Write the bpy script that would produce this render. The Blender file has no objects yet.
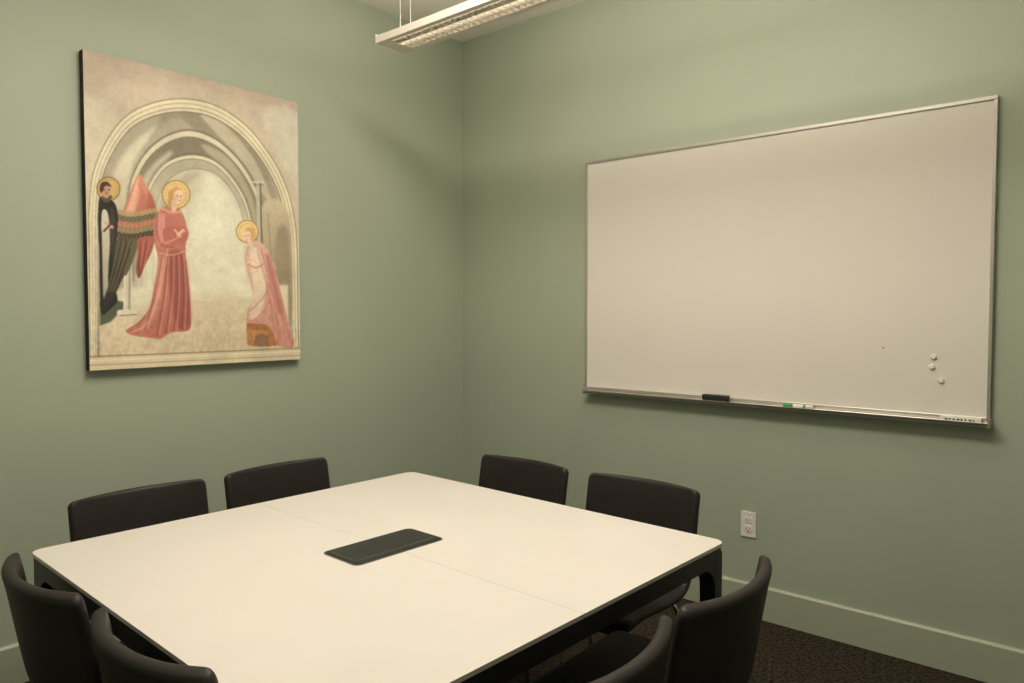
import bpy, bmesh, math, random
import numpy as np
from mathutils import Vector, Matrix
random.seed(4); np.random.seed(4)
S = bpy.context.scene
S.view_settings.view_transform = 'Standard'
S.view_settings.look = 'None'
S.view_settings.exposure = 0.0

# ------------------------------------------------------------------ helpers
def lin(c):
    c = np.asarray(c, float) / 255.0
    return np.where(c <= 0.04045, c / 12.92, ((c + 0.055) / 1.055) ** 2.4)

def mat(name, col, rough=0.5, metal=0.0, noise=0.0, nscale=40, bump=0.0, bscale=200, spec=0.5, coat=0.0, emit=None, es=0):
    m = bpy.data.materials.new(name); m.use_nodes = True
    nt = m.node_tree; b = nt.nodes['Principled BSDF']
    b.inputs['Base Color'].default_value = (*col, 1)
    b.inputs['Roughness'].default_value = rough
    b.inputs['Metallic'].default_value = metal
    b.inputs['Specular IOR Level'].default_value = spec
    b.inputs['Coat Weight'].default_value = coat
    if emit:
        b.inputs['Emission Color'].default_value = (*emit, 1)
        b.inputs['Emission Strength'].default_value = es
    tc = nt.nodes.new('ShaderNodeTexCoord')
    if noise > 0:
        n = nt.nodes.new('ShaderNodeTexNoise'); n.inputs['Scale'].default_value = nscale
        n.inputs['Detail'].default_value = 6
        nt.links.new(tc.outputs['Object'], n.inputs['Vector'])
        r = nt.nodes.new('ShaderNodeValToRGB')
        r.color_ramp.elements[0].position = 0.3; r.color_ramp.elements[1].position = 0.7
        r.color_ramp.elements[0].color = (*[c * (1 - noise) for c in col], 1)
        r.color_ramp.elements[1].color = (*[min(1, c * (1 + noise)) for c in col], 1)
        nt.links.new(n.outputs['Fac'], r.inputs['Fac'])
        nt.links.new(r.outputs['Color'], b.inputs['Base Color'])
    if bump > 0:
        n2 = nt.nodes.new('ShaderNodeTexNoise'); n2.inputs['Scale'].default_value = bscale
        n2.inputs['Detail'].default_value = 4
        nt.links.new(tc.outputs['Object'], n2.inputs['Vector'])
        bp = nt.nodes.new('ShaderNodeBump'); bp.inputs['Strength'].default_value = bump
        bp.inputs['Distance'].default_value = 0.002
        nt.links.new(n2.outputs['Fac'], bp.inputs['Height'])
        nt.links.new(bp.outputs['Normal'], b.inputs['Normal'])
    return m

class MB:
    def __init__(s): s.v = []; s.f = []; s.m = []; s.sm = []
    def add(s, vs, fs, mi=0, smooth=False):
        o = len(s.v); s.v += [tuple(p) for p in vs]
        for f in fs:
            s.f.append([o + i for i in f]); s.m.append(mi); s.sm.append(smooth)
    def box(s, x0, x1, y0, y1, z0, z1, mi=0):
        vs = [(x, y, z) for z in (z0, z1) for y in (y0, y1) for x in (x0, x1)]
        s.add(vs, [(0,2,3,1),(4,5,7,6),(0,1,5,4),(2,6,7,3),(0,4,6,2),(1,3,7,5)], mi)
    def prism(s, pts, axis, a, b, mi=0, smooth=False):
        def P(p, t):
            if axis == 'z': return (p[0], p[1], t)
            if axis == 'y': return (p[0], t, p[1])
            return (t, p[0], p[1])
        n = len(pts)
        s.add([P(p, a) for p in pts] + [P(p, b) for p in pts],
              [tuple(range(n))[::-1], tuple(range(n, 2*n))], mi, False)
        s.add([P(p, a) for p in pts] + [P(p, b) for p in pts],
              [(i, (i+1) % n, n + (i+1) % n, n + i) for i in range(n)], mi, smooth)
    def tube(s, pts, r, mi=0, n=10, caps=True):
        pts = [Vector(p) for p in pts]; N = len(pts)
        rs = r if isinstance(r, (list, tuple)) else [r]*N
        t0 = (pts[1]-pts[0]).normalized()
        up = Vector((0,0,1)) if abs(t0.z) < 0.9 else Vector((1,0,0))
        nx = t0.cross(up).normalized(); vs = []
        for i, p in enumerate(pts):
            t = ((pts[min(i+1,N-1)]-p).normalized() + (p-pts[max(i-1,0)]).normalized()).normalized()
            nx = (nx - t*nx.dot(t)).normalized(); ny = t.cross(nx)
            for k in range(n):
                a = 2*math.pi*k/n
                vs.append(p + (nx*math.cos(a)+ny*math.sin(a))*rs[i])
        fs = [(i*n+k, i*n+(k+1)%n, (i+1)*n+(k+1)%n, (i+1)*n+k) for i in range(N-1) for k in range(n)]
        s.add(vs, fs, mi, True)
        if caps: s.add(vs[:n]+vs[-n:], [tuple(range(n))[::-1], tuple(range(n,2*n))], mi)
    def obj(s, name, mats, bevel=0, parent=None, seg=2, weld=False):
        me = bpy.data.meshes.new(name); me.from_pydata(s.v, [], s.f)
        for m in (mats if isinstance(mats, (list,tuple)) else [mats]): me.materials.append(m)
        me.polygons.foreach_set('material_index', s.m)
        me.polygons.foreach_set('use_smooth', s.sm)
        bm = bmesh.new(); bm.from_mesh(me)
        if weld: bmesh.ops.remove_doubles(bm, verts=bm.verts, dist=1e-5)
        bmesh.ops.recalc_face_normals(bm, faces=bm.faces)
        bm.to_mesh(me); bm.free()
        o = bpy.data.objects.new(name, me); S.collection.objects.link(o)
        if bevel:
            b = o.modifiers.new('bevel', 'BEVEL'); b.width = bevel; b.segments = seg
            b.limit_method = 'ANGLE'; b.angle_limit = math.radians(40)
        if parent: o.parent = parent
        return o

def empty(name, loc=(0,0,0), rz=0):
    e = bpy.data.objects.new(name, None); S.collection.objects.link(e)
    e.location = loc; e.rotation_euler = (0,0,rz); e.empty_display_size = 0.1
    return e

def rrect(x0, x1, y0, y1, r, n=6):
    out = []
    for cx, cy, a0 in ((x1-r,y1-r,0),(x0+r,y1-r,90),(x0+r,y0+r,180),(x1-r,y0+r,270)):
        for k in range(n+1):
            a = math.radians(a0+90*k/n); out.append((cx+r*math.cos(a), cy+r*math.sin(a)))
    return out

def catmull(pts, n=8, closed=False):
    P = [np.array(p, float) for p in pts]; N = len(P); out = []
    rng = range(N) if closed else range(N-1)
    for i in rng:
        if closed: a,b,c,d = P[(i-1)%N],P[i],P[(i+1)%N],P[(i+2)%N]
        else: a,b,c,d = P[max(i-1,0)],P[i],P[i+1],P[min(i+2,N-1)]
        for k in range(n):
            t = k/n
            out.append(0.5*((2*b)+(-a+c)*t+(2*a-5*b+4*c-d)*t*t+(-a+3*b-3*c+d)*t**3))
    if not closed: out.append(P[-1])
    return out

# ------------------------------------------------------------------ materials
M_wall = mat('sage_wall_paint', (0.405,0.460,0.370), 0.5, noise=0.03, nscale=1.5, bump=0.12, bscale=260, spec=0.35)
M_base = mat('sage_trim_paint', (0.41,0.46,0.36), 0.42, noise=0.02, nscale=3, spec=0.4)
M_ceil = mat('ceiling_paint', (0.86,0.82,0.76), 0.8, noise=0.02, nscale=3)
M_carpet = mat('carpet', (0.038,0.030,0.022), 0.95, noise=0.85, nscale=70, bump=1.0, bscale=200, spec=0.05)
M_lam = mat('white_laminate', (0.70,0.67,0.635), 0.36, noise=0.015, nscale=5, bump=0.03, bscale=500)
M_dark = mat('charcoal_metal', (0.018,0.018,0.019), 0.42, noise=0.1, nscale=20)
M_lid = mat('lid_plastic', (0.018,0.019,0.017), 0.38, noise=0.1, nscale=30)
M_lidrim = mat('lid_rim', (0.20,0.20,0.18), 0.3, noise=0.1, nscale=30)
M_leather = mat('black_leather', (0.021,0.0175,0.0165), 0.5, noise=0.12, nscale=25, bump=0.25, bscale=350, spec=0.35)
M_chrome = mat('chrome', (0.75,0.73,0.70), 0.16, 1.0, noise=0.02, nscale=5)
M_alu = mat('brushed_aluminium', (0.62,0.60,0.57), 0.36, 0.9, noise=0.03, nscale=80)
M_board = mat('whiteboard_enamel', (0.79,0.76,0.72), 0.30, noise=0.012, nscale=2.5, spec=0.4)
M_white = mat('white_plastic', (0.84,0.82,0.77), 0.35, noise=0.02, nscale=10)
M_slot = mat('slot_black', (0.02,0.02,0.02), 0.6, noise=0.1, nscale=10)
M_green = mat('green_plastic', (0.05,0.30,0.10), 0.4, noise=0.05, nscale=10)
M_felt = mat('eraser_felt', (0.02,0.02,0.02), 0.9, noise=0.3, nscale=200)
M_fix = mat('fixture_enamel', (0.84,0.80,0.73), 0.5, noise=0.02, nscale=10)
M_louver = mat('louver_aluminium', (0.75,0.72,0.66), 0.3, 0.6, noise=0.02, nscale=50)
M_lamp = mat('fluorescent_lamp', (0.9,0.9,0.85), 0.4, noise=0.01, nscale=5, emit=(1,0.88,0.70), es=4.0)
M_cable = mat('steel_cable', (0.5,0.5,0.46), 0.4, 0.8, noise=0.02, nscale=50)
M_canvas_edge = mat('canvas_edge', (0.015,0.013,0.012), 0.7, noise=0.1, nscale=30)
LC=(1,.89,.735)

# ------------------------------------------------------------------ room shell
RX, RY, RZ = 4.1, -4.2, 3.033
def slab(name, x0,x1,y0,y1,z0,z1,m,bev=0):
    b = MB(); b.box(x0,x1,y0,y1,z0,z1); return b.obj(name, m, bev)
slab('floor', -0.1,RX+0.1,RY-0.1,0.1,-0.1,0.0,M_carpet)
slab('ceiling', -0.1,RX+0.1,RY-0.1,0.1,RZ,RZ+0.1,M_ceil)
slab('wall_left', -0.1,0,RY-0.1,0.1,0,RZ,M_wall)
slab('wall_back', 0,RX,0,0.1,0,RZ,M_wall)
slab('wall_right', RX,RX+0.1,RY-0.1,0.1,0,RZ,M_wall)
slab('wall_front', 0,RX,RY-0.1,RY,0,RZ,M_wall)
BH = 0.153
def bboard(name, axis, a, b, sgn, off):
    prof = [(0,0),(0.016,0),(0.016,BH-0.008),(0.010,BH),(0,BH)]
    mb = MB(); mb.prism([(off+sgn*p[0], p[1]) for p in prof], axis, a, b); return mb.obj(name, M_base)
bboard('baseboard_left','y',RY,0,1,0)
bboard('baseboard_right','y',RY,0,-1,RX)
bboard('baseboard_back','x',0.016,RX-0.016,-1,0)
bboard('baseboard_front','x',0.016,RX-0.016,1,RY)

# ------------------------------------------------------------------ conference table
TZ=0.735
tab = empty('conference_table', (1.574,-1.919,0), math.radians(-1.4))
hx,hy = 0.694,0.683
def halftop(name, sgn):
    r=0.035; n=7; g=0.0005
    full = rrect(-hx,hx,-hy,hy,r,n)
    pts=[p for p in full if p[1]*sgn>0]
    if sgn>0: pts = pts + [(-hx,g),(hx,g)]
    else: pts = pts + [(hx,-g),(-hx,-g)]
    mb=MB(); mb.prism(pts,'z',TZ-0.010,TZ,0); return mb.obj(name, M_lam, 0.0008, tab)
halftop('table_top_a',1); halftop('table_top_b',-1)
mb=MB(); mb.prism(rrect(-hx+0.002,hx-0.002,-hy+0.002,hy-0.002,0.034),'z',TZ-0.028,TZ-0.0102)
mb.obj('edge_band', M_dark, 0.003, tab)
def uframe(L, zt, h, lw, r, n=8):
    o=[(-L,0),(-L,zt),(L,zt),(L,0),(L-lw*0.75,0)]
    inner=[]
    for k in range(n+1):
        a=math.radians(90*k/n); inner.append((L-lw-r+r*math.cos(a), zt-h-r+r*math.sin(a)))
    o+=inner
    o+=[(-x,z) for x,z in reversed(inner)]
    o+=[(-L+lw*0.75,0)]
    return o
zt=TZ-0.0285
for i,sg in enumerate((1,-1)):
    mb=MB(); y=sg*(hy-0.008)
    mb.prism(uframe(hx-0.008,zt,0.034,0.048,0.06),'y',min(y,y-sg*0.042),max(y,y-sg*0.042))
    mb.obj('leg_frame_%d'%(i+1), M_dark, 0.005, tab)
    mb=MB(); x=sg*(hx-0.0085)
    mb.prism([(p[0],p[1]) for p in uframe(hy-0.051,zt-0.0005,0.034,0.002,0.06) if p[1]>0.3],'x',min(x,x-sg*0.040),max(x,x-sg*0.040))
    mb.obj('side_rail_%d'%(i+1), M_dark, 0.003, tab)
mb=MB(); mb.box(-hx+0.06,hx-0.06,-0.03,0.03,zt-0.04,zt-0.001); mb.obj('centre_rail',M_dark,0.003,tab)
# power / data tray in the table centre: bright rim, recessed gap, lid with inset slot
mb=MB()
lx,ly=0.081,0.156
mb.prism(rrect(-lx,lx,-ly,ly,0.020),'z',0,0.0016,2)
mb.prism(rrect(-lx+0.0025,lx-0.0025,-ly+0.0025,ly-0.0025,0.018),'z',0.0015,0.0020,1)
mb.prism(rrect(-lx+0.009,lx-0.009,-ly+0.009,ly-0.009,0.012),'z',0.0019,0.0028,0)
mb.prism(rrect(-lx+0.022,lx-0.030,-ly+0.020,ly-0.020,0.004),'z',0.0027,0.0032,2)
mb.prism(rrect(-lx+0.0236,lx-0.0316,-ly+0.0216,ly-0.0216,0.003),'z',0.0031,0.0036,0)
mb.box(lx-0.022,lx-0.015,-.06,.06,0.0027,0.0032,1)
o=mb.obj('power_tray_lid',[M_lid,M_dark,M_lidrim],0.0003,tab); o.location=(0,0,TZ)

# ------------------------------------------------------------------ chairs
prof = catmull([(.232,.418),(.228,.438),(.195,.452),(.10,.450),(-.03,.440),(-.13,.438),(-.185,.455),(-.218,.505),(-.236,.58),(-.250,.66),(-.264,.74),(-.274,.782)],10)
prof = np.array(prof)
seg = np.r_[0, np.cumsum(np.linalg.norm(np.diff(prof,axis=0),axis=1))]; LT=seg[-1]
def chair_mesh():
    T=0.015; e=0.013
    nv=64; nu=34
    vv=[]
    for k in range(nv+1):
        t=k/nv; vv.append(LT*(0.5-0.5*math.cos(math.pi*t))*0.55+LT*t*0.45)
    vv = sorted(set(vv+[0.002,0.005,LT-0.002,LT-0.005]))
    ss=[math.sin(math.pi/2*(-1+2*k/nu)) for k in range(nu+1)]
    verts=[[],[]]
    for v in vv:
        y=np.interp(v,seg,prof[:,0]); z=np.interp(v,seg,prof[:,1])
        y2=np.interp(min(v+.012,LT),seg,prof[:,0]); z2=np.interp(min(v+.012,LT),seg,prof[:,1])
        y1=np.interp(max(v-.012,0),seg,prof[:,0]); z1=np.interp(max(v-.012,0),seg,prof[:,1])
        t=np.array([y2-y1,z2-z1]); t/=np.linalg.norm(t); n=np.array([t[1],-t[0]])
        fb=v/LT
        back=1/(1+math.exp(-(fb-0.60)*22))
        W=0.226 - 0.010*math.exp(-((fb-0.56)/0.12)**2)
        d=min(v,LT-v); r=0.045 if fb<0.5 else 0.024
        if d<r: W-= r*(1-math.sqrt(max(0,1-((r-d)/r)**2)))
        a=0.012*(1-back)+0.058*back
        if fb<0.15: a*=fb/0.15
        de=min(1,d/e)
        pv=math.sqrt(max(0,1-(1-de)**2))
        for s in ss:
            x=s*W
            off=a*(abs(s)**2.1)
            cy=y+n[0]*off; cz=z+n[1]*off - (0.010*back*s*s if fb>0.6 else 0)
            ds=min(1,(1-abs(s))*W/e); ps=math.sqrt(max(0,1-(1-ds)**2))
            h=T*pv*ps
            sl=-2.1*a*abs(s)**1.1*np.sign(s)/W
            nn=np.array([sl,n[0],n[1]]); nn/=np.linalg.norm(nn)
            verts[0].append((x+nn[0]*h,cy+nn[1]*h,cz+nn[2]*h))
            verts[1].append((x-nn[0]*h,cy-nn[1]*h,cz-nn[2]*h))
    mb=MB(); C=len(ss); R=len(vv)
    for k in (0,1):
        fs=[(i*C+j,i*C+j+1,(i+1)*C+j+1,(i+1)*C+j) for i in range(R-1) for j in range(C-1)]
        mb.add(verts[k],fs,0,True)
    return mb
shell0 = chair_mesh().obj('seat_shell', M_leather, weld=True)
lm=MB()
for sx in (1,-1):
    lm.tube(catmull([(sx*.10,.13,.416),(sx*.165,.150,.412),(sx*.186,.163,.39),(sx*.196,.178,.25),(sx*.208,.195,.012)],6),.0075)
    lm.tube(catmull([(sx*.10,-.11,.412),(sx*.160,-.125,.408),(sx*.183,-.140,.385),(sx*.195,-.175,.25),(sx*.208,-.215,.012)],6),.0075)
    for yy in (.196,-.216): lm.tube([(sx*.208,yy,0),(sx*.208,yy,.016)],.011,1)
    lm.tube([(sx*.10,.15,.416),(sx*.10,-.13,.412)],.008)
lm.box(-.11,.11,-.09,.11,.410,.428,1)
legs0=lm.obj('leg_frame',[M_chrome,M_slot])
D=math.radians
chairs=[((0.80,-2.168),-90),((0.80,-1.640),-90),((1.267,-1.160),180),((1.820,-1.157),180),
        ((2.254,-1.661),90),((2.247,-2.148),90),((1.238,-2.445),0),((1.768,-2.432),2)]
for i,((x,y),rz) in enumerate(chairs):
    e=empty('conference_chair',(x,y,0),D(rz))
    for src in (shell0,legs0):
        o = src if i==0 else src.copy()
        if i: S.collection.objects.link(o)
        o.parent=e

# ------------------------------------------------------------------ whiteboard
WX0,WX1,WZ0,WZ1=0.930,2.757,0.985,2.187
wb=empty('whiteboard',((WX0+WX1)/2,0,(WZ0+WZ1)/2))
def W(mb,name,m,bev=0):
    o=mb.obj(name,m,bev,wb); o.location=(-wb.location[0],0,-wb.location[2]); return o
mb=MB(); mb.box(WX0+.008,WX1-.008,-.016,-.002,WZ0+.008,WZ1-.008); W(mb,'writing_surface',M_board)
mb=MB(); fw=.015
mb.box(WX0,WX1,-.022,-.001,WZ1-fw,WZ1); mb.box(WX0,WX0+fw*.8,-.022,-.001,WZ0,WZ1-fw)
mb.box(WX1-fw*.8,WX1,-.022,-.001,WZ0,WZ1-fw); mb.box(WX0,WX1,-.022,-.001,WZ0,WZ0+fw); W(mb,'frame',M_alu,.002)
mb=MB(); tp=[(-.001,.966),(-.046,.966),(-.060,.972),(-.064,.983),(-.061,.984),(-.056,.979),(-.020,.979),(-.017,.998),(-.001,.998)]
mb.prism(tp,'x',WX0+.018,WX1-.002); W(mb,'marker_tray',M_alu,.001)
mb=MB(); mb.box(WX0+.014,WX0+.018,-.066,-.001,.964,.999); mb.box(WX1-.002,WX1+.002,-.066,-.001,.964,.999); W(mb,'tray_end_caps',M_alu,.001)
mb=MB()
for x,z in ((2.567,1.220),(2.562,1.181),(2.594,1.130)):
    mb.tube([(x,-.0162,z),(x,-.022,z),(x,-.024,z)],[.0105,.0105,.007],n=20)
W(mb,'magnets',M_white)
mb=MB(); mb.tube([(2.387,-.0162,1.25),(2.387,-.0166,1.25)],.003,n=12); W(mb,'ink_spot',M_slot)
TR=.9792
mb=MB(); mb.box(-.062,.062,-.017,.017,.012,.030,0); mb.box(-.060,.060,-.016,.016,0,.013,1)
o=mb.obj('whiteboard_eraser',[M_slot,M_felt],.003,wb); o.location=(1.680-wb.location[0],-.038,TR-wb.location[2])
def marker(x,cap,rz,L=.125):
    mb=MB(); r=.0085
    mb.tube([(-L/2,0,r),(-L/2+.002,0,r),(L/2-.042,0,r)],[r*.7,r,r],0,16)
    mb.tube([(L/2-.042,0,r),(L/2-.002,0,r),(L/2,0,r)],[r*1.02,r*1.02,r*.8],1,16)
    mb.tube([(-L/2+.03,0,r),(-L/2+.04,0,r)],r*1.01,1,16)
    o=mb.obj('dry_erase_marker',[M_white,cap],0); o.location=(x,-.040,TR+.0003); o.rotation_euler=(0,0,D(rz)); return o
marker(2.060,M_green,182)
mb=MB(); mb.box(-.068,.068,-.008,.008,0,.018,0)
for k in range(8):
    x=-.050+k*.013; mb.box(x,x+(.006 if k%3 else .009),-.0085,-.0078,.005,.011,1)
o=mb.obj('marker_box',[M_white,M_slot],.001); o.location=(2.665,-.040,TR+.0003)

# ------------------------------------------------------------------ outlet
ou=empty('wall_outlet',(1.831,0,.422))
mb=MB(); mb.prism(rrect(-.035,.035,-.058,.058,.004),'y',-.006,-.0003); mb.obj('cover_plate',M_white,.0015,ou)
mb=MB(); S1=MB()
for zc in (.020,-.020):
    mb.prism(rrect(-.017,.017,zc-.014,zc+.014,.008),'y',-.0085,-.0055)
    S1.box(-.0085,-.0060,-.0090,-.0084,zc-.003,zc+.006); S1.box(.0060,.0085,-.0090,-.0084,zc-.002,zc+.006)
    S1.prism(rrect(-.003,.003,zc-.011,zc-.006,.0024),'y',-.0090,-.0084)
mb.tube([(0,-.0055,0),(0,-.0075,0)],.0035,n=12)
mb.obj('receptacles',M_white,.0005,ou); S1.obj('slots',M_slot,0,ou)

# ------------------------------------------------------------------ pendant lights
def pendant(x0,x1,yc,zb,power_dn,power_up):
    L=x1-x0; w=.086; h=.040
    e=empty('pendant_light',((x0+x1)/2,yc,zb))
    H=L/2
    mb=MB()
    side=[(w,0),(w,h*.8),(w-.02,h),(w-.03,h),(w-.03,h-.004),(w-.006,h*.75),(w-.006,.004),(w-.026,.004),(w-.026,0)]
    mb.prism(side,'x',-H,H); mb.prism([(-a,b) for a,b in side],'x',-H,H)
    mb.box(-H,-H+.07,-w+.024,w-.024,0,.004); mb.box(H-.07,H,-w+.024,w-.024,0,.004)
    mb.box(-H-.004,-H,-w,w,0,h); mb.box(H,H+.004,-w,w,0,h)
    mb.box(-H,H,-w+.02,w-.02,h-.005,h-.002)
    mb.obj('housing',M_fix,.0015,e)
    mb=MB(); x=-H+.07
    while x<H-.07:
        mb.box(x-.0012,x+.0012,-w+.026,w-.026,.001,.020); x+=.034
    for y in (-.020,.020): mb.box(-H+.07,H-.07,y-.0012,y+.0012,.001,.020)
    for y in (-w+.027,w-.027): mb.box(-H+.07,H-.07,y-.001,y+.001,.001,.030)
    mb.obj('louver',M_louver,0,e)
    mb=MB(); mb.tube([(-H+.05,0,.028),(H-.05,0,.028)],.006); mb.obj('lamp_tube',M_lamp,0,e)
    mb=MB(); top=RZ-zb
    for xx in (-H+.10,H-.10):
        for yy in (-.030,.030):
            mb.tube([(xx,yy,h-.01),(xx,yy,top-.004)],.0012,n=6)
            mb.tube([(xx,yy,h-.008),(xx,yy,h+.02)],.004,n=8)
            mb.tube([(xx,yy,top-.02),(xx,yy,top)],[.006,.012],n=12)
    mb.obj('suspension_cables',M_cable,0,e)
    def area(nm,z,rot,p,sy):
        l=bpy.data.lights.new(nm,'AREA'); l.shape='RECTANGLE'; l.size=L-.2; l.size_y=sy
        l.energy=p; l.color=LC
        o=bpy.data.objects.new(nm,l); S.collection.objects.link(o); o.parent=e
        o.location=(0,0,z); o.rotation_euler=rot
    if power_up: area('uplight',h+.004,(math.pi,0,0),power_up,.12)
    if power_dn: area('downlight',-.003,(0,0,0),power_dn,.11)
pendant(.563,2.95,-1.033,2.586,0,24)
pendant(.563,2.95,-3.15,2.586,4,6)  # second pendant, out of view, added for extra light
def added_panel(x,y,p,sx=1.2,sy=.6):  # unseen ceiling light with trim, added to brighten the room
    e=empty('added_ceiling_panel',(x,y,RZ))
    mb=MB()
    mb.box(-sx/2-.02,sx/2+.02,-sy/2-.02,-sy/2,-.012,0); mb.box(-sx/2-.02,sx/2+.02,sy/2,sy/2+.02,-.012,0)
    mb.box(-sx/2-.02,-sx/2,-sy/2,sy/2,-.012,0); mb.box(sx/2,sx/2+.02,-sy/2,sy/2,-.012,0)
    mb.obj('added_panel_trim',M_fix,.001,e)
    l=bpy.data.lights.new('added_panel_light','AREA'); l.shape='RECTANGLE'; l.size=sx; l.size_y=sy
    l.energy=p; l.color=LC
    o=bpy.data.objects.new('added_panel_light',l); S.collection.objects.link(o); o.parent=e; o.location=(0,0,-.006)
added_panel(1.80,-1.85,50)

# ------------------------------------------------------------------ painting
PY0,PY1,PZ0,PZ1=-2.130,-1.178,1.163,2.411
NX,NY=340,440; SSX,SSY=NX*2,NY*2
# tracing frame -> canvas coordinates (flat canvas, u right, v up)
src=[(82,50),(298,105),(298,360),(86,371)]; dst=[(0,1),(1,1),(1,0),(0,0)]
A=[];Bv=[]
for (x,y),(u,v) in zip(src,dst):
    A.append([x,y,1,0,0,0,-u*x,-u*y]); Bv.append(u)
    A.append([0,0,0,x,y,1,-v*x,-v*y]); Bv.append(v)
Hh=np.append(np.linalg.solve(np.array(A,float),np.array(Bv,float)),1).reshape(3,3)
def rect(pts):
    p=np.c_[np.array(pts,float),np.ones(len(pts))]@Hh.T
    return p[:,:2]/p[:,2:3]
img=np.zeros((SSY,SSX,3))
UU,VV=np.meshgrid((np.arange(SSX)+.5)/SSX,(np.arange(SSY)+.5)/SSY)
ASP=1.31
def blur(a,s):
    r=int(3*s)+1; k=np.exp(-.5*(np.arange(-r,r+1)/s)**2); k/=k.sum()
    for ax in (0,1):
        pad=[(0,0)]*a.ndim; pad[ax]=(r,r); b=np.pad(a,pad,mode='edge'); out=np.zeros_like(a); n=a.shape[ax]
        for i,w in enumerate(k):
            sl=[slice(None)]*a.ndim; sl[ax]=slice(i,i+n); out+=w*b[tuple(sl)]
        a=out
    return a
def bbox(q,pad=0.0):
    x0=max(0,int((q[:,0].min()-pad)*SSX)-1);x1=min(SSX,int((q[:,0].max()+pad)*SSX)+2)
    y0=max(0,int((q[:,1].min()-pad)*SSY)-1);y1=min(SSY,int((q[:,1].max()+pad)*SSY)+2)
    return x0,x1,y0,y1
def inside(q,U,V):
    ins=np.zeros(U.shape,bool); n=len(q)
    for i in range(n):
        ax,ay=q[i];bx,by=q[(i+1)%n]
        if ay==by: continue
        ins^=((ay>V)!=(by>V))&(U<(bx-ax)*(V-ay)/(by-ay)+ax)
    return ins
def fill(pts,c,c2=None,alpha=1,curve=True,axis=1,soft=0,clip=None):
    p=catmull(pts,6,True) if curve else pts
    q=rect(p); x0,x1,y0,y1=bbox(q,soft*3/SSX)
    if x1<=x0 or y1<=y0: return
    U=UU[y0:y1,x0:x1];V=VV[y0:y1,x0:x1]
    m=inside(q,U,V).astype(float)
    if soft: m=blur(m,soft)
    if clip is not None: m=m*inside(rect(clip),U,V)
    col=np.array(c,float)*np.ones(U.shape+(3,))
    if c2 is not None:
        t=(q[:,1].max()-V)/(np.ptp(q[:,1])+1e-9) if axis==1 else (U-q[:,0].min())/(np.ptp(q[:,0])+1e-9)
        t=np.clip(t,0,1)[...,None]; col=np.array(c,float)*(1-t)+np.array(c2,float)*t
    a=(m*alpha)[...,None]
    img[y0:y1,x0:x1]=img[y0:y1,x0:x1]*(1-a)+col*a
def line(pts,w,c,alpha=1,curve=True,soft=0):
    p=catmull(pts,6) if curve and len(pts)>2 else pts
    q=rect(p)*[1,ASP]; ww=w/216/2
    x0,x1,y0,y1=bbox(q/[1,ASP],.03)
    if x1<=x0 or y1<=y0: return
    U=UU[y0:y1,x0:x1];V=VV[y0:y1,x0:x1]*ASP; d=np.full(U.shape,9.)
    for i in range(len(q)-1):
        a=q[i];b=q[i+1]-a; t=np.clip(((U-a[0])*b[0]+(V-a[1])*b[1])/(b@b+1e-12),0,1)
        d=np.minimum(d,np.hypot(U-a[0]-t*b[0],V-a[1]-t*b[1]))
    m=(np.clip((ww-d)/(.002+soft)+.5,0,1)*alpha)[...,None]
    img[y0:y1,x0:x1]=img[y0:y1,x0:x1]*(1-m)+np.array(c,float)*m
def ell(cx,cy,rx,ry,c,alpha=1,rot=0,soft=0):
    ca,sa=math.cos(D(rot)),math.sin(D(rot))
    fill([(cx+rx*math.cos(t)*ca-ry*math.sin(t)*sa,cy+rx*math.cos(t)*sa+ry*math.sin(t)*ca) for t in np.linspace(0,2*math.pi,22)[:-1]],c,alpha=alpha,curve=False,soft=soft)
def ring(cx,cy,r,w,c,alpha=1):
    line([(cx+r*math.cos(t),cy+r*math.sin(t)) for t in np.linspace(0,2*math.pi,26)],w,c,alpha,False)
def vnoise(n,m):
    g=np.random.rand(m+2,n+2); yy=np.linspace(0,m,SSY);xx=np.linspace(0,n,SSX)
    yi=yy.astype(int);xi=xx.astype(int);fy=(yy-yi)[:,None];fx=(xx-xi)[None,:]
    fy=fy*fy*(3-2*fy);fx=fx*fx*(3-2*fx)
    return (g[yi][:,xi]*(1-fy)*(1-fx)+g[yi+1][:,xi]*fy*(1-fx)+g[yi][:,xi+1]*(1-fy)*fx+g[yi+1][:,xi+1]*fy*fx)-.5

# plaster wall around the arch
fill([(60,30),(320,80),(320,380),(60,390)],(184,162,134),(210,190,154),curve=False)
fill([(60,20),(330,85),(330,120),(250,106),(190,84),(130,82),(60,100)],(168,144,120),alpha=.6,soft=12)
fill([(60,110),(100,100),(110,130),(84,190),(60,240)],(204,188,156),alpha=.6,soft=10)
fill([(262,112),(300,118),(300,200),(288,176),(272,146)],(202,190,162),alpha=.6,soft=8)
A1=[(87,215),(91,178),(103,147),(124,119),(152,105),(184,101),(216,108),(246,128),(270,158),(286,190),(294,225),(296,262)]
def arch(pts,bl,br): return [(bl[0],bl[1])]+catmull(pts,6)+[(br[0],br[1])]
def inset(pts,k,cx=192,cy=250): return [(cx+(x-cx)*(1-k),cy+(y-cy)*(1-k)) for x,y in pts]
for k,c in ((-.006,(152,130,98)),(.004,(212,196,158)),(.026,(180,158,122)),(.034,(210,194,156)),(.058,(152,130,100)),(.064,(204,188,150)),(.082,(130,112,86))):
    fill(arch(inset(A1,k),(87+k*90,357),(296-k*90,355)),c,curve=False)
INN=arch(inset(A1,.090),(96,355),(287,352))
fill(INN,(160,144,116),(202,184,148),curve=False)
fill([(97,235),(99,185),(112,150),(134,128),(160,118),(148,140),(132,165),(125,200),(124,235)],(208,194,160),(186,168,136),soft=4,clip=INN)
fill([(97,180),(110,148),(136,124),(165,114),(200,112),(170,122),(140,138),(116,165),(102,205)],(140,124,98),alpha=.65,soft=6,clip=INN)
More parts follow.
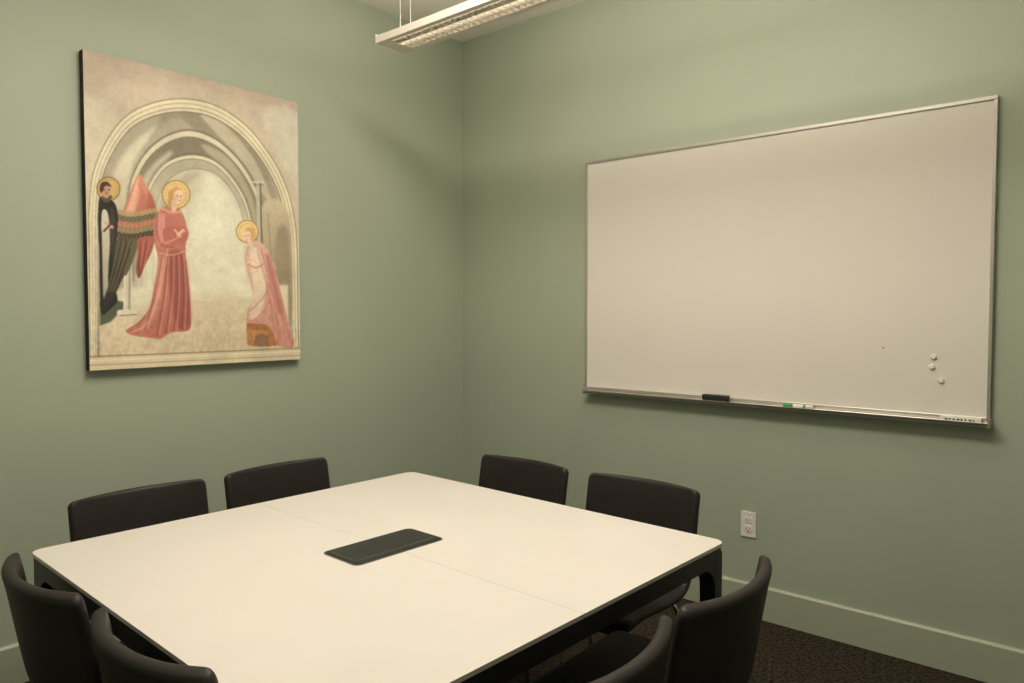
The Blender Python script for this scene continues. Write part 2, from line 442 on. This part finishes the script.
fill([(178,113),(215,118),(245,142),(266,172),(280,215),(284,270),(270,262),(262,215),(246,178),(222,150),(195,132)],(138,122,96),(170,150,118),soft=4,alpha=.9,clip=INN)
fill([(200,116),(226,128),(254,162),(270,200),(262,196),(244,166),(222,142)],(194,178,144),alpha=.7,soft=3,clip=INN)
R1=[(126,232),(128,192),(140,162),(160,142),(186,133),(212,140),(236,160),(254,188),(263,216),(266,245)]
fill(arch(inset(R1,-.02,196,240),(124,300),(268,300)),(112,98,76),alpha=.75,curve=False,soft=1.5)
fill(arch(R1,(126,300),(267,300)),(198,184,150),curve=False)
fill(arch(inset(R1,.05,196,240),(131,300),(262,300)),(118,104,80),curve=False,soft=1)
C2=arch(inset(R1,.062,196,240),(132,300),(261,300))
fill(C2,(122,108,84),(166,150,118),curve=False)
fill([(133,235),(137,190),(152,166),(172,152),(160,175),(148,200),(143,235)],(186,172,140),alpha=.9,soft=4,clip=C2)
fill([(200,146),(226,158),(246,186),(256,220),(250,235),(240,198),(222,172)],(176,160,128),alpha=.8,soft=4,clip=C2)
R2=[(141,235),(144,200),(153,178),(168,163),(190,157),(212,162),(230,178),(244,201),(251,228),(252,250)]
fill(arch(inset(R2,-.03,196,240),(138,300),(255,300)),(104,92,72),alpha=.55,curve=False,soft=3)
fill(arch(R2,(141,300),(252,300)),(202,188,154),curve=False,soft=.8)
fill(arch(inset(R2,.04,197,240),(143,300),(250,300)),(136,122,96),curve=False,soft=1)
C3=arch(inset(R2,.052,197,240),(144,300),(249,300))
fill(C3,(168,154,124),(212,196,162),curve=False)
R3=[(152,240),(154,212),(162,190),(176,176),(194,171),(214,176),(230,192),(240,214),(244,240)]
fill(arch(inset(R3,-.02,197,240),(150,300),(246,300)),(140,126,100),alpha=.6,curve=False,soft=1.5,clip=C3)
fill(arch(R3,(152,300),(244,300)),(194,180,148),(214,200,166),curve=False,soft=1,clip=C3)
fill([(154,225),(162,196),(178,180),(200,174),(188,186),(170,206),(162,240),(154,250)],(150,136,108),alpha=.5,soft=6,clip=C3)
fill([(204,180),(222,190),(236,210),(242,240),(242,292),(196,292),(188,240)],(216,204,170),alpha=.85,soft=9,clip=C3)
fill([(146,244),(250,244),(258,294),(128,294)],(212,197,162),alpha=.7,curve=False,soft=6)
fill([(262,206),(288,218),(288,332),(270,304),(264,270)],(188,168,132),(146,126,96),soft=3)
fill([(274,240),(288,236),(288,340),(278,320)],(132,112,86),alpha=.5,soft=6)
fill([(96,228),(124,228),(124,300),(97,320)],(182,166,132),(168,150,118),curve=False,soft=2)
fill([(96,226),(112,222),(116,300),(97,310)],(196,182,150),alpha=.6,soft=4)
fill([(97,290),(286,286),(287,352),(97,356)],(210,192,156),(202,176,136),curve=False,soft=3)
fill([(120,288),(250,285),(252,298),(120,307)],(218,204,168),alpha=.7,curve=False,soft=4)
fill([(190,300),(240,298),(244,340),(196,344)],(198,172,132),alpha=.4,soft=8)
fill([(97,303),(112,300),(126,304),(108,322),(97,326)],(84,86,62),curve=False,soft=1.5)
line([(126,236),(124,312)],6,(200,186,154)); line([(128.6,236),(126.6,312)],1.8,(146,130,104),.8); line([(123.6,238),(121.6,311)],1,(222,208,176),.8)
line([(119,237),(134,236)],3.4,(212,196,162)); line([(119,240),(133,239)],1,(140,120,92)); line([(117,313),(134,312)],5,(206,190,156)); line([(117,316),(134,315)],1,(130,110,84))
line([(257,184),(258,248)],4.4,(182,170,142)); line([(259.6,184),(260.4,248)],1.8,(108,94,74)); line([(253,184),(263,184)],2,(196,182,150)); line([(253,187),(263,187)],1,(130,114,90),.8)
line([(267,216),(272,304)],2.4,(156,136,104),.8,soft=.004)
# standing friar
ell(107,190,11.5,12,(198,160,94)); ring(107,190,11.5,1.2,(132,100,56)); ring(107,190,9,.7,(160,122,70),.7)
fill([(97,203),(106,200),(114,206),(117,226),(113,250),(111,282),(115,300),(108,309),(98,312),(97,260)],(44,39,34))
fill([(100,214),(106,214),(108,240),(106,270),(105,298),(101,300),(100,250)],(206,192,160),(160,144,116))
fill([(108,212),(113,214),(113,236),(109,256)],(72,63,54),alpha=.7,soft=2)
line([(104,224),(110,228)],3,(196,150,112)); line([(102,232),(112,222)],1.6,(70,58,46))
ell(104,192,5.2,6.4,(184,138,104)); fill([(98,190),(100,184),(106,183),(110,188),(104,187),(100,194)],(66,50,38))
line([(101,199),(105,202),(109,198)],3,(92,70,52)); line([(105,193),(105,195)],1,(100,70,52)); line([(102,191),(103,191)],1,(60,40,30)); line([(107,191),(108,191)],1,(60,40,30))
# angel wings
fill([(137,176),(146,188),(153,203),(156,226),(150,238),(118,241),(117,226),(124,205)],(202,134,106),(154,88,68),soft=.8)
fill([(137,178),(130,196),(120,220),(130,220),(138,196)],(218,166,132),alpha=.6,soft=3)
fill([(148,194),(154,206),(155,226),(148,228),(146,208)],(148,76,60),alpha=.6,soft=3)
for k in range(10):
    line([(137-k*.6,180+k*4),(131-k*1.4,196+k*4.4)],.7,(230,174,138),.5,soft=.001); line([(138+k*1.4,184+k*3),(139+k*1.5,208+k*2.6)],.7,(164,80,64),.4,soft=.001)
for r,(c,y) in enumerate((((168,140,92),214),((88,90,62),219),((176,112,82),225),((132,122,80),230),((60,58,42),236))):
    for k in range(9):
        x=118.5+k*4.3-r*.3; yy=y+1.8*math.sin(k*.55)
        ell(x,yy,2.4,3.4,c,.85); line([(x,yy-1),(x,yy+2.4)],.5,(206,178,128),.45)
fill([(115,240),(128,241),(131,246),(128,262),(120,280),(111,298),(102,310),(100,304),(107,282),(111,260)],(76,72,52),(46,44,36),soft=.8)
fill([(128,241),(136,241),(133,256),(124,276),(122,270),(128,254)],(92,86,60),soft=.8)
for k in range(9): line([(117+k*1.8,242),(113+k*1.5,262),(105+k*1.0,292)],.7,((138,126,86),(34,32,26),(120,78,56))[k%3],.65)
fill([(136,240),(152,238),(150,252),(143,266),(137,279),(134,270),(136,254)],(172,94,74),(124,62,50),soft=.8)
for k in range(4): line([(139+k*3,242),(137+k*1.6,268)],.7,((92,46,38),(204,150,112))[k%2],.6)
# angel robe
robe=[(158,212),(168,206),(178,210),(184,222),(186,236),(184,250),(186,280),(188,305),(188,328),(180,332),(168,333),(158,339),(146,338),(132,336),(123,331),(136,322),(147,308),(152,285),(156,262),(153,244),(152,226)]
fill(robe,(184,112,94),(176,104,84),soft=.6)
fill([(166,256),(180,254),(187,290),(188,326),(178,330),(172,318),(168,290)],(136,70,60),alpha=.65,soft=4)
fill([(156,262),(162,262),(158,300),(148,326),(136,330),(150,305)],(208,148,122),alpha=.6,soft=3)
fill([(154,218),(160,214),(162,240),(156,246)],(208,146,122),alpha=.6,soft=2)
for a,b in (((160,258),(142,330)),((165,258),(154,336)),((170,257),(163,334)),((175,257),(171,332)),((180,256),(179,330)),((184,262),(186,322))):
    m=((a[0]+b[0])/2+2,(a[1]+b[1])/2); line([a,m,b],1.3,(124,60,52),.5,soft=.003); line([(a[0]+2,a[1]),(m[0]+2.4,m[1]),(b[0]+3,b[1]-1)],1,(220,162,138),.5,soft=.003)
for k in range(5): line([(160+k*1.5,262),(156-k*2+k*2.4,290),(150+k*5,318)],.5,(206,136,112),.4,soft=.002)
line([(156,214),(155,232),(160,246),(172,248)],2,(142,72,62),.6,soft=.004); line([(162,216),(163,232),(170,240)],2,(218,156,132),.6,soft=.004)
line([(158,254),(170,256),(184,252)],1.3,(204,160,104),.8)
fill([(162,230),(176,228),(186,230),(186,240),(176,246),(164,244)],(172,98,82),soft=1.5); line([(164,244),(174,240),(184,232)],1.8,(206,138,114),.7,soft=.002)
line([(176,236),(182,231)],2,(220,172,138),soft=.001); line([(173,231),(179,238)],1.8,(214,164,130),soft=.001)
line([(166,250),(158,290),(146,322),(128,333)],1.1,(208,168,112),.7)
line([(160,210),(172,214),(181,212)],1.2,(212,176,116),.8)
ell(175,196,14,14.5,(214,180,118)); ring(175,196,14,1.2,(164,124,70)); ring(175,196,10.5,.6,(186,144,86),.8)
for t in np.linspace(0,2*math.pi,24): line([(175+11*math.cos(t),196+11*math.sin(t)),(175+13.4*math.cos(t),196+13.4*math.sin(t))],.5,(170,130,76),.5)
ell(173.5,196.5,6.8,7.6,(196,146,86),rot=12); line([(173,203),(172.5,211)],4.6,(216,168,136)); line([(169,200),(168,207)],3,(190,140,82))
ell(177,198,4.9,6.6,(228,186,152),rot=10); ell(174.6,199.5,2.2,4,(202,146,114),.5,soft=1.5); line([(171,191),(175,188.5),(180,191)],2.2,(202,154,92))
line([(176,197),(177.2,197.2)],.7,(124,84,62)); line([(179.6,197.4),(180.6,197.6)],.7,(124,84,62)); line([(179,197.8),(179.8,200.4)],.7,(192,134,104)); line([(177.6,202.4),(179.6,202.4)],.7,(180,100,84))
# stool
fill([(243,319),(262,315),(274,322),(273,328),(246,328)],(204,144,90),curve=False,soft=.6)
fill([(244,324),(273,326),(273,332),(245,331)],(162,104,62),curve=False)
fill([(252,334),(266,334),(267,347),(252,347)],(126,82,52),alpha=.8,curve=False)
fill([(244,329),(250,330),(253,347),(245,346)],(182,120,72),curve=False); fill([(265,330),(272,331),(275,346),(267,347)],(170,108,64),curve=False)
fill([(250,331),(266,331),(265,336),(259,334),(252,337)],(190,126,76),curve=False)
# virgin, bowing and kneeling over her stool
ell(246,233,11,12,(216,182,120)); ring(246,233,11,1.1,(162,122,68)); ring(246,233,8,.6,(190,148,88),.8)
fill([(245,250),(250,243),(258,243),(266,251),(272,265),(277,284),(281,302),(286,322),(292,345),(283,349),(275,345),(271,334),(264,326),(254,324),(246,321),(245,312),(251,300),(249,286),(245,272),(243,260)],(208,164,138),(190,130,108),soft=.6)
fill([(248,252),(255,249),(261,262),(264,284),(262,304),(256,318),(247,318),(250,302),(251,286),(249,268)],(222,196,162),(212,182,148),soft=3)
fill([(266,254),(272,268),(277,290),(282,312),(276,314),(271,290),(266,272)],(166,96,80),alpha=.55,soft=3)
for a,b in (((256,252),(272,330)),((260,252),(278,342)),((264,256),(284,344)),((266,284),(290,346)),((268,300),(276,344))):
    line([a,((a[0]+b[0])/2+2,(a[1]+b[1])/2),b],1.2,(176,98,82),.55,soft=.003)
line([(268,288),(260,300),(248,312)],1.6,(180,108,88),.6,soft=.004); line([(268,300),(262,312),(252,320)],1.4,(184,112,92),.6,soft=.003)
for k in range(10): line([(251+(k*7)%11,262+k*5),(253+(k*7)%11,263.5+k*5)],.9,(196,124,100),.3,soft=.002)
line([(246,265),(254,269),(262,265)],2,(196,130,106),.9,soft=.002); line([(246,264),(253,260)],1.8,(224,186,152),soft=.001); line([(246,259),(256,265)],1.5,(220,178,146),soft=.001)
ell(249,235,5.4,6.6,(200,154,96)); ell(245.4,237.8,4.2,5.5,(226,187,152),rot=16); line([(248,243),(250,248)],3.4,(222,181,146))
line([(242.6,237.8),(243.6,237.6)],.7,(124,84,62)); line([(246.2,237),(247.2,236.8)],.7,(124,84,62)); line([(244.2,241.8),(245.8,241.6)],.7,(184,106,88))
# bottom mouldings
fill([(60,357.5),(320,347),(320,380),(60,390)],(208,186,146),curve=False)
line([(60,358),(320,348)],1.3,(150,122,86)); line([(60,362),(320,351)],1.1,(222,206,170)); line([(60,366.5),(320,355)],1.0,(172,144,106))
img=blur(img,.9)
nz=.5*vnoise(9,12)+.35*vnoise(28,36)+.3*vnoise(80,105)+.35*vnoise(190,245)
img*= (1+.13*nz)[...,None]
bl=np.clip((.24-VV)/.1,0,1)*vnoise(90,80)*(VV>.045)
img*= (1-.10*bl)[...,None]
small=img.reshape(NY,2,NX,2,3).mean(axis=(1,3))
alb=lin(np.clip(small,0,255))/np.array([.81,.72,.585])
alb=np.clip(alb,0,.92)
TH=.038
ys=np.linspace(PY0,PY1,NX);zs=np.linspace(PZ0,PZ1,NY)
Yg,Zg=np.meshgrid(ys,zs)
vs=np.c_[np.full(NX*NY,TH),Yg.ravel(),Zg.ravel()]
ii,jj=np.meshgrid(np.arange(NY-1),np.arange(NX-1),indexing='ij')
a=(ii*NX+jj).ravel(); fs=np.c_[a,a+1,a+NX+1,a+NX]
nb=len(vs); x0,x1=.001,TH-.0004
ext=[(x,y,z) for z in (PZ0,PZ1) for y in (PY0,PY1) for x in (x0,x1)]
efs=[(0,2,3,1),(4,5,7,6),(0,1,5,4),(2,6,7,3),(0,4,6,2),(1,3,7,5)]
allv=np.r_[vs,np.array(ext)]
faces=fs.tolist()+[[nb+i for i in f] for f in efs]
me=bpy.data.meshes.new('painting'); me.from_pydata(allv.tolist(),[],faces)
ca=me.color_attributes.new('paint','FLOAT_COLOR','POINT')
cols=np.ones((len(allv),4)); cols[:nb,:3]=alb.reshape(-1,3); cols[nb:,:3]=.015
ca.data.foreach_set('color',cols.ravel())
mp=bpy.data.materials.new('painted_canvas'); mp.use_nodes=True; nt=mp.node_tree; b=nt.nodes['Principled BSDF']
at=nt.nodes.new('ShaderNodeAttribute'); at.attribute_name='paint'
nt.links.new(at.outputs['Color'],b.inputs['Base Color']); b.inputs['Roughness'].default_value=.6; b.inputs['Specular IOR Level'].default_value=.3
me.materials.append(mp); me.materials.append(M_canvas_edge)
mi=np.zeros(len(faces),int); mi[len(fs):]=1; me.polygons.foreach_set('material_index',mi)
po=bpy.data.objects.new('painting',me); S.collection.objects.link(po)

# ------------------------------------------------------------------ world & camera
w=bpy.data.worlds.new('world'); S.world=w; w.use_nodes=True
w.node_tree.nodes['Background'].inputs[0].default_value=(1,.85,.6,1); w.node_tree.nodes['Background'].inputs[1].default_value=.02
cam=bpy.data.cameras.new('camera'); co=bpy.data.objects.new('camera',cam); S.collection.objects.link(co)
cam.sensor_width=36; cam.lens=25.77; cam.clip_start=.02
co.location=(3.172,-3.234,1.39); co.rotation_euler=(D(90-2.23),0,D(40.6))
S.camera=co
